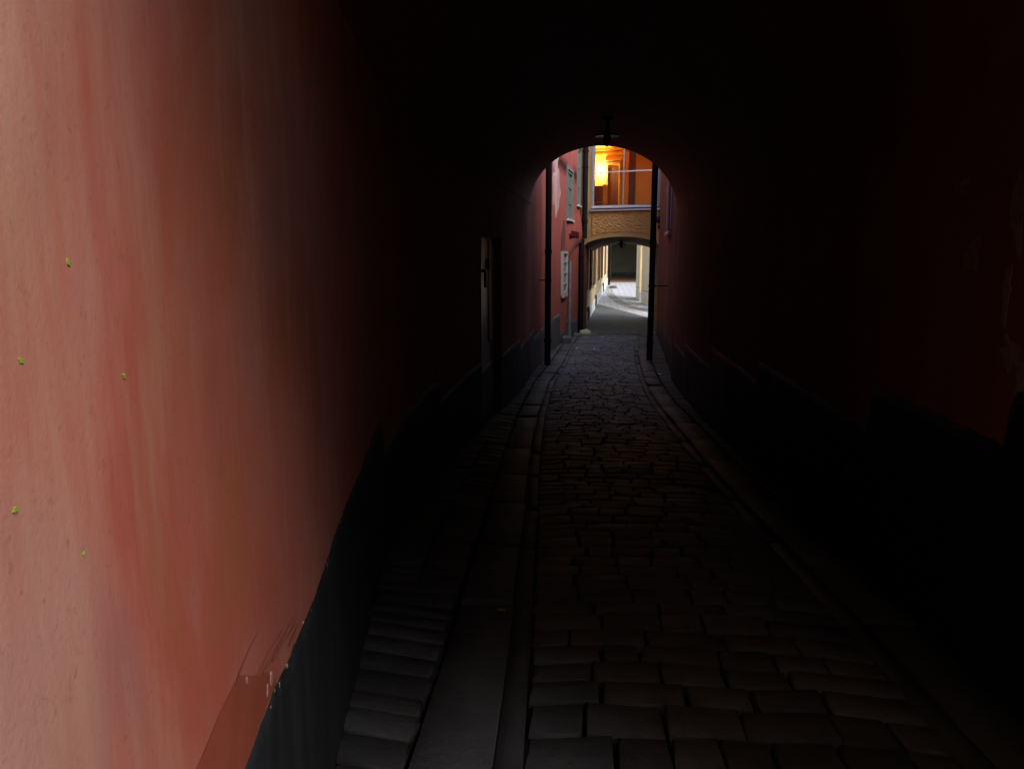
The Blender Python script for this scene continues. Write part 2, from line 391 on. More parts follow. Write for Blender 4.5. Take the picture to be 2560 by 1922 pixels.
for (xa, ya), (xb, yb) in zip(cur, cur[1:]):
    n = max(2, int(math.hypot(xb - xa, yb - ya) / .17)); tx, ty = (xb - xa), (yb - ya); l = math.hypot(tx, ty); tx /= l; ty /= l
    for i in range(n):
        px, py = xa + (xb - xa) * i / n, ya + (yb - ya) * i / n
        for k in range(3):
            ox, oy = px - ty * (k - 1) * -.15, py + tx * (k - 1) * -.15
            e = .066
            stone(mb, [(ox + tx * -e + ty * e, oy + ty * -e - tx * e), (ox + tx * e + ty * e, oy + ty * e - tx * e), (ox + tx * e - ty * e, oy + ty * e + tx * e), (ox - tx * e - ty * e, oy - ty * e + tx * e)],
                  lambda X, Y: ground_z(Y) + .016, .03, .012, .008)
struct(mb.build('sett_band', M['farsett']))

# ---------------------------------------------------- the house over the passage
house = thing('passage_house', 'red plastered house pierced by the dark vaulted passage, black dado along both its inner walls', 'house', (0, MOUTH_L, ground_z(1)))
SP_L, SP_R, CROWN, CX = 0.80, 0.64, 1.74, 0.10
NS = 90
def station(s):
    yl = MOUTH_L + (EXIT - MOUTH_L) * s; yr = MOUTH_R + (EXIT - MOUTH_R) * s
    return yl, yr
DOOR = (8.2, 9.65, -1.98, 0.16)
def spring_l(s): return SP_L
zs_l = lambda yl: [ground_z(yl) - .12 + (SP_L - ground_z(yl) + .12) * k / 60 for k in range(61)]
# left wall: dense grid with a hole for the recessed door
yl_list = sorted(set([MOUTH_L + (EXIT - MOUTH_L) * (i / 170) ** 1.25 for i in range(171)] + [DOOR[0], DOOR[1]]))
zl_list = sorted(set([-2.4 + 3.2 * k / 72 for k in range(73)] + [DOOR[2], DOOR[3], SP_L]))
zl_list = [z for z in zl_list if z <= SP_L + 1e-6]
def in_door(i, j): return DOOR[0] - 1e-6 <= yl_list[i] and yl_list[i + 1] <= DOOR[1] + 1e-6 and DOOR[2] - 1e-6 <= zl_list[j] and zl_list[j + 1] <= DOOR[3] + 1e-6
mb = MB(); mb.grid([[(lw(y, z), y, z) for z in zl_list] for y in yl_list], skip=in_door)
# rounded arris at the mouth, turning into the street front
a0 = [lw(MOUTH_L, z) for z in zl_list]
mb.grid([[(a0[k] - .05 * (1 - math.cos(t)), MOUTH_L - .05 * math.sin(t), z) for k, z in enumerate(zl_list)] for t in (math.pi / 2, 1.1, .7, .35, 0)])
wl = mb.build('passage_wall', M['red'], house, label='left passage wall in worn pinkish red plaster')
# right wall
mb = MB(); yr_list = [MOUTH_R + (EXIT - MOUTH_R) * i / 90 for i in range(91)]; zr_list = [-2.4 + (SP_R + 2.4) * k / 40 for k in range(41)]
mb.grid([[(rw(y, z), y, z) for z in zr_list] for y in yr_list])
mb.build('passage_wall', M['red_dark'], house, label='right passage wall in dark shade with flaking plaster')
# vault
mb = MB(); rows = []
for i in range(NS + 1):
    s = i / NS; yl, yr = station(s); xl, xr = lw(yl, SP_L) - .003, rw(yr, SP_R) + .003; r = []
    cx = CX; g_ = min(1, s / .16); g_ = g_ * g_ * (3 - 2 * g_); spl = .42 + (SP_L - .42) * g_; spr = .40 + (SP_R - .40) * g_; crn = .90 + (CROWN - .90) * g_
    for k in range(41):
        t = math.pi * k / 40
        if t <= math.pi / 2: x = cx - (cx - xl) * math.cos(t); z = spl + (crn - spl) * math.sin(t)
        else: x = cx + (xr - cx) * -math.cos(t); z = spr + (crn - spr) * math.sin(t)
        f = (x - xl) / (xr - xl); y = yl + (yr - yl) * f
        z += .02 * noise.noise((x * 1.5, y * 1.2, 4)) * math.sin(t)
        r.append((x, y, z))
    rows.append(r)
mb.grid(rows); mb.build('vault', M['vault'], house)
# fronts and roof: mouth side and alley side faces joining the vault line to the outer box
TOP = 3.8
def front(row, xa, ya, xb, yb, zlow):
    m = MB(); n = len(row)
    # cap above the arch
    for a, b in zip(row, row[1:]): m.face([a, b, (b[0], b[1], TOP), (a[0], a[1], TOP)])
    a = row[0]; m.face([(xa, ya, zlow), (a[0], a[1], zlow), (a[0], a[1], TOP), (xa, ya, TOP)])
    b = row[-1]; m.face([(b[0], b[1], zlow), (xb, yb, zlow), (xb, yb, TOP), (b[0], b[1], TOP)])
    return m
xl0 = lw(MOUTH_L, 0)
row0 = [(x, y, z) for x, y, z in rows[0]]; row0[0] = (row0[0][0], MOUTH_L - .001, row0[0][2])
slope = (MOUTH_R - MOUTH_L) / (1.4 - xl0)
mf = front(row0, -9, MOUTH_L - .05, 9, MOUTH_R - .1, -2.6)
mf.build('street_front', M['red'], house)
mf = front(rows[-1], -9, EXIT, 9, EXIT, -2.6); mf.build('alley_front', M['red_alley'], house)
mb = MB(); mb.box(-9, .3, TOP, 9, EXIT + .1, TOP + .3); mb.face([(-9, .3, -2.6), (-9, EXIT, -2.6), (-9, EXIT, TOP), (-9, .3, TOP)]); mb.face([(9, .3, -2.6), (9, EXIT, -2.6), (9, EXIT, TOP), (9, .3, TOP)])
mb.build('roof', M['roof'], house)

# dado on the left: stepped saw-tooth top
dado_l = [(.5, -.80), (3.62, -.80), (3.66, -.83), (3.70, -.985), (3.95, -.985), (4.5, -.96), (5.55, -.965), (5.95, -1.0), (6.0, -1.16), (8.1, -1.16), (9.6, -1.16), (9.7, -1.28), (11.6, -1.28), (11.65, -1.42), (13.6, -1.42)]
def dado(fn, ylist, topf, sgn, bottom, n=14):
    m = MB(); rr = []
    for y in ylist:
        t = topf(y) + .007 * noise.noise((y * 9, 0, 2)) + .005 * noise.noise((y * 31, 0, 5)) + .004 * noise.noise((y * 90, 0, 8)); bt = bottom(y); r = [(fn(y, t) + sgn * .0008, y, t)]
        for k in range(n + 1):
            z = t + (bt - t) * k / n; r.append((fn(y, z) + sgn * .002, y, z))
        rr.append(r)
    m.grid(rr); return m
tf = lerp_table(dado_l)
yy = sorted(set([MOUTH_L + .005 + i * .01 for i in range(400)] + [4.56 + i * .03 for i in range(300)] + [p[0] for p in dado_l if p[0] > .6]))
yy = [y for y in yy if y <= EXIT]
dado(lw, [y for y in yy if y <= DOOR[0]], tf, 1, lambda y: ground_z(y) - .1).build('dado', M['dado'], house)
dado(lw, [y for y in yy if y >= DOOR[1]], tf, 1, lambda y: ground_z(y) - .1).build('dado', M['dado'], house)
dado_r = [(.2, -.30), (1.3,-.30), (1.34, -.45), (2.68, -.45), (2.72, -.64), (3.98, -.645), (4.02, -.87), (6.5, -.875), (6.55, -1.05), (9, -1.05), (9.05, -1.3), (11.5, -1.3), (11.55, -1.5), (14, -1.5)]
yy = [MOUTH_R + .01 + i * .03 for i in range(int((EXIT - MOUTH_R) / .03))]
dado(rw, yy, lerp_table(dado_r), -1, lambda y: ground_z(y) - .1).build('dado', M['dado'], house)

# flaking plaster patches on the right wall, chips, brushed patch and green specks on the left
def blob(fn, sgn, y, z, ry, rz, seed, thick=.004, n=26, jag=.45):
    m = MB(); rim = []; inn = []
    for k in range(n):
        t = 2 * math.pi * k / n
        q = 1 + jag * noise.noise((math.cos(t) * 1.6 + seed * 7.3, math.sin(t) * 1.6, seed))
        Y, Z = y + ry * q * math.cos(t), z + rz * q * math.sin(t)
        rim.append((fn(Y, Z) - sgn * .001, Y, Z)); Y2, Z2 = y + ry * q * .85 * math.cos(t), z + rz * q * .85 * math.sin(t)
        inn.append((fn(Y2, Z2) + sgn * thick, Y2, Z2))
    m.grid([rim, inn], True, True); m.face(inn); return m
for i, (y, z, a, b_) in enumerate([(2.78, .16, .05, .12), (2.80, -.12, .035, .09), (2.74, -.33, .05, .05), (3.1, -.03, .09, .07), (3.25, .25, .06, .04), (2.66, -.42, .03, .06)]):
    blob(rw, -1, y, z, a * .95, b_ * .95, i + 1, .0015, 60, 1.1).build('plaster_patch', M['flake'], house)

def left_at(px, py):     # where a sight line of the photograph meets the left wall
    d = CAMROT @ Vector(((px - 1280) / 1950, -(py - 961) / 1950, -1))
    y = 1.0
    for _ in range(30): y += .7 * (left_x(y) / (d.x / d.y) - y) if False else 0
    lo, hi = .45, 12.0
    for _ in range(50):
        mid = (lo + hi) / 2
        if d.x / d.y * mid < left_x(mid): hi = mid
        else: lo = mid
    # the ray is further left than the wall beyond the crossing
    return lo, d.z / d.y * lo
PITCH = math.atan(331 / 1950); YAW = math.atan(200 / 1950 * math.cos(PITCH))
from mathutils import Euler
CAMROT = Euler((math.pi / 2 - PITCH, 0, YAW), 'XYZ').to_matrix()
for i, (px, py, s) in enumerate([(177, 657, .0036), (53, 900, .0036), (313, 938, .0036), (35, 1272, .0034), (205, 1384, .0028)]):
    y, z = left_at(px, py)
    blob(lw, 1, y, z, s * 1.0, s * .85, i + 20, .0012, 22, 1.2).build('paint_speck', M['speck'], house)
# brushed darker red patch just above the dado
m = MB(); rr = []
for k in range(41):
    f = k / 40; r = []
    for q in range(13):
        e = q / 12
        g_ = f * (1 + .05 * noise.noise((e * 6, 1.5, 0)) + .05 * noise.noise((e * 19, 3.5, 0)))
        xa, xb = 474 + (595 - 474) * g_, 600 + (697 - 600) * g_
        y, z = left_at(xa + (xb - xa) * e, 1950 + (1686 - 1950) * g_); r.append((lw(y, z) + .0016, y, z))
    rr.append(r)
m.grid(rr); m.build('paint_patch', M['redpaint'], house)
for i, (a, b_) in enumerate([((595, 1685), (645, 1575)), ((640, 1690), (705, 1570)), ((655, 1685), (735, 1535)), ((680, 1650), (745, 1540)), ((720, 1610), (742, 1560))]):
    (ya, za), (yb, zb) = left_at(*a), left_at(*b_); m = MB(); r1 = []; r2 = []
    for k in range(9):
        f = k / 8; y, z = ya + (yb - ya) * f + .004 * math.sin(f * 3 + i), za + (zb - za) * f; w = .0035 * (1 - .75 * f)
        r1.append((lw(y, z) + .002, y, z - w)); r2.append((lw(y, z) + .002, y, z + w))
    m.grid([r1, r2]); m.build('brush_stroke', M['brushed'], house)
for i, (px, py, a, b_) in enumerate([(669, 1728, .006, .011), (678, 1700, .007, .012), (615, 1700, .004, .006)]):
    y, z = left_at(px, py); blob(lw, 1, y, z, a, b_, i + 40, .003, 30, 1.1).build('paint_chip', M['chip'], house)
for i in range(26):
    y = random.uniform(.95, 3.4); z = tf(y) + random.uniform(-.012, .004)
    blob(lw, 1, y, z, random.uniform(.002, .007), random.uniform(.002, .006), i + 60, .0026, 10, 1.0).build('paint_chip', M['flake'], house)
# thin scratch of bare metal high on the wall
(ya, za), (yb, zb) = left_at(770, 320), left_at(779, 375)
m = MB(); m.grid([[(lw(ya + (yb - ya) * k / 6, za + (zb - za) * k / 6) + .003, ya + (yb - ya) * k / 6 + o, za + (zb - za) * k / 6) for k in range(7)] for o in (-.004, .004)])
m.build('paint_chip', M['chip'], house)

# recessed pale door in the left wall
y0, y1, z0, z1 = DOOR; xd = left_x(8.9)
m = MB()
for (a, b_) in (((y0, z0), (y0, z1)), ((y1, z0), (y1, z1)), ((y0, z1), (y1, z1)), ((y0, z0), (y1, z0))):
    m.face([(lw(a[0], a[1]), a[0], a[1]), (lw(b_[0], b_[1]), b_[0], b_[1]), (xd - .12, b_[0], b_[1]), (xd - .12, a[0], a[1])])
m.build('door_reveal', M['red'], house)
m = MB(); m.box(xd - .13, y0 - .02, z0, xd - .055, y1 + .02, z1 + .02)
d = m.build('door', M['door'], house, label='pale worn door recessed in the left passage wall')
m = MB()
for (a, b_, c, e) in ((y0 + .06, y0 + .58, -1.05, .12), (y1 - .58, y1 - .06, -1.05, .12)):
    m.box(xd - .057, a, c, xd - .038, b_, e, .006)
m.build('door_panel', M['door'], d)
m = MB(); m.box(xd - .057, y0 + .02, z0 + .01, xd - .035, y1 - .02, -1.3, .006); m.build('kick_plate', M['conduit_box'], d)
m = MB()
m.grid([[(xd - .036 + .004, 8.9 + o * w, z) for z, w in ((-.12, .03), (-.4, .05), (-.72, .008))] for o in (-1, 1)])
m.box(xd - .05, 8.83, -.2, xd - .01, 8.96, -.08, .01)
m.build('latch', M['black'], d)
m = MB(); m.tube([(xd - .05, 8.4, -.2), (xd + .0, 8.4, -.2)], .018); m.tube([(xd - .0, 8.4, -.2), (xd - .0, 8.4, -.38)], .012); m.build('handle', M['black'], d)

# ------------------------------------------------------------- wall helper
def wall(fn, ya, yb, za, zb, holes, sgn, depth=.14, dy=.3, dz=.3, amp=1.0):
    Y = sorted(set([ya + (yb - ya) * i / max(2, int((yb - ya) / dy)) for i in range(max(2, int((yb - ya) / dy)) + 1)] + [h[i] for h in holes for i in (0, 1)]))
    Z = sorted(set([za + (zb - za) * i / max(2, int((zb - za) / dz)) for i in range(max(2, int((zb - za) / dz)) + 1)] + [h[i] for h in holes for i in (2, 3)]))
    f = lambda y, z: fn(y) + sgn * rough(y + 11, z, amp)
    def skip(i, j):
        return any(h[0] - 1e-6 <= Y[i] and Y[i + 1] <= h[1] + 1e-6 and h[2] - 1e-6 <= Z[j] and Z[j + 1] <= h[3] + 1e-6 for h in holes)
    m = MB(); m.grid([[(f(y, z), y, z) for z in Z] for y in Y], skip=skip)
    for h in holes:
        c = [(h[0], h[2]), (h[1], h[2]), (h[1], h[3]), (h[0], h[3])]
        for a, b in zip(c, c[1:] + c[:1]):
            m.face([(f(*a), a[0], a[1]), (f(*b), b[0], b[1]), (fn(b[0]) - sgn * depth, b[0], b[1]), (fn(a[0]) - sgn * depth, a[0], a[1])])
    return m

def wbox(m, fn, sgn, ya, yb, za, zb, o0, o1):     # a block following the wall plan; offsets measured out from the wall
    xa, xb = fn(ya), fn(yb)
    m.hexa([(xa + sgn * o0, ya, za), (xa + sgn * o1, ya, za), (xb + sgn * o1, yb, za), (xb + sgn * o0, yb, za),
            (xa + sgn * o0, ya, zb), (xa + sgn * o1, ya, zb), (xb + sgn * o1, yb, zb), (xb + sgn * o0, yb, zb)])

def window(parent, fn, sgn, h, fmat, gmat, name='window', nx=2, nz_=3, sill=True, recess=.10, smat=None):
    y0, y1, z0, z1 = h; m = MB(); t = .07
    for (a, b_, c, e) in ((y0, y0 + t, z0, z1), (y1 - t, y1, z0, z1), (y0 + t, y1 - t, z0, z0 + t), (y0 + t, y1 - t, z1 - t, z1)):
        wbox(m, fn, sgn, a, b_, c, e, -recess - .05, -recess + .04)
    for k in range(1, nx):
        y = y0 + (y1 - y0) * k / nx; wbox(m, fn, sgn, y - .022, y + .022, z0 + t, z1 - t, -recess - .03, -recess + .025)
    for k in range(1, nz_):
        z = z0 + (z1 - z0) * k / nz_; wbox(m, fn, sgn, y0 + t, y1 - t, z - .018, z + .018, -recess - .03, -recess + .02)
    w = m.build(name, fmat, parent)
    m = MB(); wbox(m, fn, sgn, y0 + .02, y1 - .02, z0 + .02, z1 - .02, -recess - .035, -recess - .012); m.build('pane', gmat, w)
    if sill:
        m = MB(); wbox(m, fn, sgn, y0 - .05, y1 + .05, z0 - .06, z0 - .003, -recess, .075); m.build('sill', smat or M['metal'], w)
    return w

# ------------------------------------------------------------- left red house
AL = alley_left_x
lh = thing('red_house', 'red house on the left of the alley, with grey green windows and a sign plate', 'house', (AL(18), 18, ground_z(18)))
ALY1 = 25.55
hA = (21.65, 22.95, .90, 2.2); hB = (24.25, 25.1, 1.42, 3.1); hC = (20.45, 21.55, -1.12, .02); hD = (22.1, 22.95, -2.3, -.25)
TOPL = 4.0
m = wall(AL, EXIT, ALY1, -2.9, TOPL, [hA, hB, hC, hD], 1)
m.face([(AL(EXIT), EXIT, TOPL), (AL(ALY1), ALY1, TOPL), (-9, ALY1, TOPL), (-9, EXIT, TOPL)])
m.face([(-9, ALY1, TOPL), (-9, EXIT, TOPL), (-9, EXIT, -2.9), (-9, ALY1, -2.9)])
m.build('wall', M['red_alley'], lh)
window(lh, AL, 1, hA, M['greenframe'], M['blind'], nx=2, nz_=3, recess=.035)
window(lh, AL, 1, hB, M['greenframe'], M['blind'], nx=2, nz_=3, recess=.035)
for h in (hA, hB):     # moulded surround standing proud of the plaster
    m = MB(); t = .09
    for (a, b_, c, e) in ((h[0] - t, h[0], h[2], h[3] + t), (h[1], h[1] + t, h[2], h[3] + t), (h[0], h[1], h[3], h[3] + t)):
        wbox(m, AL, 1, a, b_, c, e, -.02, .035)
    m.build('window_surround', M['greenframe'], lh)
window(lh, AL, 1, hC, M['whiteframe'], M['paleblind'], nx=1, nz_=4, recess=-.03, smat=M['whiteframe'])
# cove carrying the thicker upper wall
m = MB(); rr = []
for y, zt in ((21.3, -.32), (21.9, -.20), (22.6, .02), (23.4, .18), (24.2, .27), (25.0, .31), (25.5, .33)):
    g = min(1, (y - 21.3) / 1.0)
    rr.append([(AL(y) + .005, y, zt - .12), (AL(y) + .03 * g, y, zt - .05), (AL(y) + .085 * g, y, zt), (AL(y) + .09 * g, y, zt + .3), (AL(y) + .05 * g, y, zt + .62), (AL(y) + .006, y, zt + .9)])
m.grid(rr); m.build('cove', M['red_alley'], lh)
# dark maroon oval panel, slightly raised, beside the sign
m = MB(); ring = []
for k in range(24):
    t = 2 * math.pi * k / 24; y = 20.85 + .42 * math.cos(t); z = .42 + .42 * math.sin(t) - (.25 if math.sin(t) < 0 else 0)
    ring.append((AL(y) + .022, y, z))
m.face(ring); m.grid([[(AL(p[1]) - .01, p[1], p[2]) for p in ring], ring], False, True); m.build('oval_panel', M['soffit'], lh)
# bare plaster where the paint has fallen away
fl = lambda y, z: AL(y) + rough(y + 11, z)
blob(fl, 1, 19.2, 1.45, .85, .5, 3, .012, 40, .6).build('plaster_patch', M['rawplaster'], lh, label='pale bare plaster patch where the red paint has fallen away')
blob(fl, 1, 19.0, 2.25, .75, .55, 8, .01, 40, .8).build('plaster_patch', M['rawplaster'], lh, label='rough pitted plaster patch above the pale one')
# dado of the alley wall
dl = [(13.5, -1.42), (14.35, -1.38), (14.4, -1.56), (20.3, -1.55), (20.33, -1.9), (20.4, -2.12), (21.7, -2.12), (21.75, -1.86), (22.05, -1.9)]
dado(fl, [EXIT + .01 + .05 * i for i in range(int((22.08 - EXIT) / .05))], lerp_table(dl), 1, lambda y: -2.9).build('dado', M['dado_grey'], lh)
dado(fl, [22.98 + .05 * i for i in range(50)], lerp_table([(22.9, -1.9), (23.3, -1.95), (23.35, -2.02), (24.2, -2.05), (25.5, -2.2)]), 1, lambda y: -2.9).build('dado', M['dado_grey'], lh)
# door with arched head and its step
m = MB(); wbox(m, AL, 1, hD[0], hD[1], hD[2], hD[3], -.14, -.09); dd = m.build('door', M['darkdoor'], lh)
m = MB(); wbox(m, AL, 1, hD[0] + .12, hD[1] - .12, -2.0, -1.35, -.095, -.075); wbox(m, AL, 1, hD[0] + .12, hD[1] - .12, -1.2, -.4, -.095, -.075); m.build('door_panel', M['darkdoor'], dd)
m = MB(); m.tube([(AL(22.2) - .09, 22.25, -1.3), (AL(22.2) - .03, 22.25, -1.3)], .02); m.build('handle', M['metal'], dd)
m = MB()
m.box(AL(21.6) - .05, 20.75, ground_z(21) - .05, AL(21) + .24, 21.35, ground_z(21) + .17, .02); m.build('doorstep', M['slab'], lh)

# ------------------------------------------------------------ right red house
AR = alley_right_x
rh = thing('red_house', 'red plastered house on the right of the alley, mostly in shade behind the right downpipe', 'house', (AR(18), 18, ground_z(18)))
hR = (16.0, 17.75, .42, 1.75); ARY1 = 24.62; TOPR = 2.75
m = wall(AR, EXIT, ARY1, -2.9, TOPR, [hR], -1)
m.face([(AR(EXIT), EXIT, TOPR), (AR(ARY1), ARY1, TOPR), (7, ARY1, TOPR), (7, EXIT, TOPR)])
m.face([(7, ARY1, TOPR), (7, EXIT, TOPR), (7, EXIT, -2.9), (7, ARY1, -2.9)])
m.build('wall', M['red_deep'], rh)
window(rh, AR, -1, hR, M['greenframe'], M['darkglass'], nx=2, nz_=2)
for y in (15.75, 17.8):
    m = MB(); wbox(m, AR, -1, y - .02, y + .24, .45, 1.75, .005, .04); m.build('shutter', M['frame'], rh)
fr = lambda y, z: AR(y) - rough(y + 11, z)
dado(fr, [EXIT + .01 + .05 * i for i in range(int((ARY1 - EXIT) / .05))], lerp_table([(13.5, -1.5), (14.3, -1.52), (14.35, -1.75), (17.4, -1.72), (17.45, -1.85), (20, -1.8), (20.05, -2.0), (25, -2.1)]), -1, lambda y: -2.9).build('dado', M['dado'], rh)

# ------------------------------------------------------------------ downpipes
def downpipe(label, x, y, z0, z1, r, mat, wallx=None, zb=(), group=None, collars=(), shoe=None):
    t = thing('downpipe', label, 'downpipe', (x, y, z0), group)
    m = MB(); pts = ([shoe] if shoe else []) + [(x, y, z0 + (.12 if shoe else 0)), (x, y, z1)]
    m.tube(pts, r); m.build('pipe', mat, t)
    for c in collars:
        m = MB(); m.tube([(x, y, c - .035), (x, y, c + .035)], r * 1.22); m.build('collar', mat, t)
    for z in zb:
        m = MB(); m.tube([(x, y, z), (wallx, y + .0, z)], .012, 8); m.tube([(x, y, z - .02), (x, y, z + .02)], r * 1.15); m.build('bracket', mat, t)
    return t
downpipe('black downpipe standing off the left wall at the passage exit', -.855, 15.55, ground_z(15.55) + .03, 3.95, .062, M['pipe'], -1.05, (-.55,), 'downpipes', (.0, 2.0, -1.75))
downpipe('black downpipe standing off the right wall at the passage exit', 1.25, 16.6, ground_z(16.6) + .03, 2.72, .062, M['pipe'], AR(16.6), (-.7,), 'downpipes', (.2, 2.1, -1.9))
downpipe('dark downpipe on the left corner of the ochre bridge house', -.245, 25.3, 0.42, 3.95, .082, M['pipe'], -.36, (2.6, 1.0), 'downpipes', (.95, 3.1))
downpipe('dark downpipe beside the left jamb of the second arch', -.33, 25.1, ground_z(25.1) - .02, .40, .085, M['pipe'], -.45, (-.72, -1.7), 'downpipes', (-.1,))
downpipe('grey pipe with joints up beside the dark arched door', -.60, 21.95, ground_z(22) + .02, -.25, .042, M['greypipe'], -.70, (-1.0, -1.9), 'downpipes', (-.55, -1.35))

# ------------------------------------------------------------- bridge house
Lp, Rp = Vector((-.36, 25.5, 0)), Vector((2.12, 24.6, 0))
ang = math.atan2(Rp.y - Lp.y, Rp.x - Lp.x); W = (Rp - Lp).length; DEP = 6.4
bh = thing('bridge_house', 'ochre house bridging the alley over a low arch, with a big lit window', 'house', (Lp.x, Lp.y, 0), None, ang, True)
BZ = ground_z(25) - .3
u0, u1 = .12, W - .08                          # jambs of the arch
def arch(u, spring, crown):
    c = (u0 + u1) / 2; h = (u1 - u0) / 2; q = min(1, abs((u - c) / h)); return spring + (crown - spring) * (1 - q * q) ** .62 if q < 1 else spring
SH = -.30
def arch_f(u): return arch(u, .20, .47)
US = [u0 + (u1 - u0) * k / 36 for k in range(37)]
WIN = (.40, W - .2, 1.40, 4.3); P0, P1 = .335, 2.535
m = MB()
# border strip following the arch, 0.14 thick
BW = .12
m.grid([[(u, -.0, arch_f(u) + k) for u in US] for k in (0, BW)], False)
m.grid([[(u, .03, arch_f(u) + BW) for u in US], [(u, -.0, arch_f(u) + BW) for u in US]], False)
for a, b_ in ((-.05, u0), (u1, W + .05)):      # side strips down to the ground
    m.box(a, 0, .2, b_, .3, 8.5)
m.box(u0, .0, WIN[3] + .02, u1, .3, 8.5)
for a, b_ in ((u0, P0), (P1, u1)):
    pts = [a + (b_ - a) * k / 8 for k in range(9)]
    m.grid([[(u, .0, arch_f(u) + BW) for u in pts], [(u, .0, WIN[3] + .02) for u in pts]], False)        # wall over the window
m.build('border', M['ochre'], bh)
for a, b_ in ((-.05, u0), (u1, W + .05)):
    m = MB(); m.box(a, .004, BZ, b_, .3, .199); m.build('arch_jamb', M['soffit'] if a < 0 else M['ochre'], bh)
m = MB(); m.box(-2, .0, 8.5, W + .6, DEP, 8.7); m.build('roof', M['roof'], bh)
# rough stucco apron between the window and the arch
m = MB(); rr = []
nu, nv = 170, 64
for j in range(nv + 1):
    r = []
    for i in range(nu + 1):
        u = P0 + (P1 - P0) * i / nu; zb = arch_f(u) + BW; z = zb + (1.30 - zb) * j / nv
        e = min(1, min(i, nu - i, j, nv - j) / 3)
        d = .012 + .014 * noise.noise((u * 24, z * 46, 0)) + .016 * noise.noise((u * 50, z * 80, 5)) + .012 * noise.noise((u * 9, z * 20, 2))
        r.append((u, .03 - max(-.02, d) * 1.0 * e - .005, z))
    rr.append(r)
m.grid(rr); m.build('stucco_apron', M['stucco'], bh)
m = MB(); rr = [[(u, .2, arch_f(u) + .03) for u in US], [(u, .2, 1.3) for u in US]]; m.grid(rr); m.build('backing', M['ochre'], bh)
# soffit of the arch, dropping a little towards the back
m = MB()
m.grid([[(u0 - .35 + SH * v, v, .20 - .15 * f)] + [(u + SH * v, v, arch(u, .20 - .15 * f, .47 - .17 * f)) for u in US] for f, v in ((0, 0), (.03, .1), (.5, 2.0), (1, DEP))])
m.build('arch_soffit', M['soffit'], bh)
m = MB()
for ua, ub, za in ((u1 + .002, u1 + .4, BZ), (-.6, u0 - .2, .35)):
    m.hexa([(ua + SH * .3, .3, za), (ub + SH * .3, .3, za), (ub + SH * DEP, DEP, za), (ua + SH * DEP, DEP, za), (ua + SH * .3, .3, 8.5), (ub + SH * .3, .3, 8.5), (ub + SH * DEP, DEP, 8.5), (ua + SH * DEP, DEP, 8.5)])
m.grid([[(u + SH * DEP, DEP, arch(u, .05, .30)) for u in US], [(u + SH * DEP, DEP, 8.5) for u in US]], False)
m.build('side_wall', M['ochre'], bh)
# sill: two metal ledges
m = MB(); m.box(P0 + .03, -.10, 1.345, P1 - .02, .16, 1.40, .008); m.box(P0 - .025, -.065, 1.262, P1 + .025, .1, 1.31, .008); m.build('sill', M['metal'], bh)
m = MB(); m.box(P0, -.03, 1.31, P1, .1, 1.345); m.build('sill', M['frame'], bh)
# big window
m = MB()
m.box(P0, -.012, 1.402, WIN[0], .12, WIN[3]); m.box(WIN[1], -.012, 1.402, P1, .12, WIN[3]); m.box(WIN[0], -.01, WIN[3] - .08, WIN[1], .12, WIN[3]); m.box(WIN[0], .02, 1.402, WIN[1], .1, 1.44)
w = m.build('window', M['frame'], bh)
UM = 1.36
m = MB(); m.box(WIN[0], .02, 2.437, WIN[1], .08, 2.468); m.build('transom', M['metal'], w)
m = MB(); m.box(UM - .011, .025, 1.44, UM + .011, .075, 2.437); m.box(UM - .011, .025, 2.468, UM + .011, .075, WIN[3] - .08); m.build('mullion', M['frame'], w)
for a, b_ in ((WIN[0], UM - .017), (UM + .017, WIN[1])):
    for c, e in ((1.44, 2.43), (2.475, WIN[3] - .08)):
        m = MB(); m.face([(a, .05, c), (b_, .05, c), (b_, .05, e), (a, .05, e)]); m.build('pane', M['glass'], w)
# the lit room behind it
RD = 3.3; FZ = .62; CZ = 3.62
def sbox(m, ua, va, za, ub, vb, zb):      # a block whose sides run parallel to the skewed side walls
    m.hexa([(ua + SH * va, va, za), (ub + SH * va, va, za), (ub + SH * vb, vb, za), (ua + SH * vb, vb, za), (ua + SH * va, va, zb), (ub + SH * va, va, zb), (ub + SH * vb, vb, zb), (ua + SH * vb, vb, zb)])
A0, A1 = u0 + .005, u1 - .005
V0 = .13
m = MB()
m.face([(A0 + SH * RD, RD, FZ), (A1 + SH * RD, RD, FZ), (A1 + SH * RD, RD, CZ), (A0 + SH * RD, RD, CZ)])
for a in (A0, A1): m.face([(a + SH * V0, V0, FZ), (a + SH * RD, RD, FZ), (a + SH * RD, RD, CZ), (a + SH * V0, V0, CZ)])
m.build('room_wall', M['orange'], bh)
m = MB(); sbox(m, A0 + .004, RD - .03, FZ + .002, .64, RD - .004, CZ - .262); m.build('room_wall', M['roomyellow'], bh, label='yellower strip of room wall behind the lamp, its glow put into the colour')  # paler panel stands in for the lamp's glow on the orange wall
m = MB(); m.face([(A0 + SH * .21, .21, FZ), (A1 + SH * .21, .21, FZ), (A1 + SH * RD, RD, FZ), (A0 + SH * RD, RD, FZ)]); m.build('room_floor', M['brown'], bh)
m = MB(); m.face([(A0 + SH * .24, .24, CZ), (A1 + SH * .24, .24, CZ), (A1 + SH * RD, RD, CZ), (A0 + SH * RD, RD, CZ)]); m.box(A0 + SH * .2, .2, CZ, A1, .24, WIN[3] + .1)
sbox(m, A0, RD - .10, CZ - .10, A1, RD - .002, CZ - .002); sbox(m, A0, RD - .05, CZ - .26, A1, RD - .004, CZ - .2); m.build('room_ceiling', M['roomyellow'], bh)
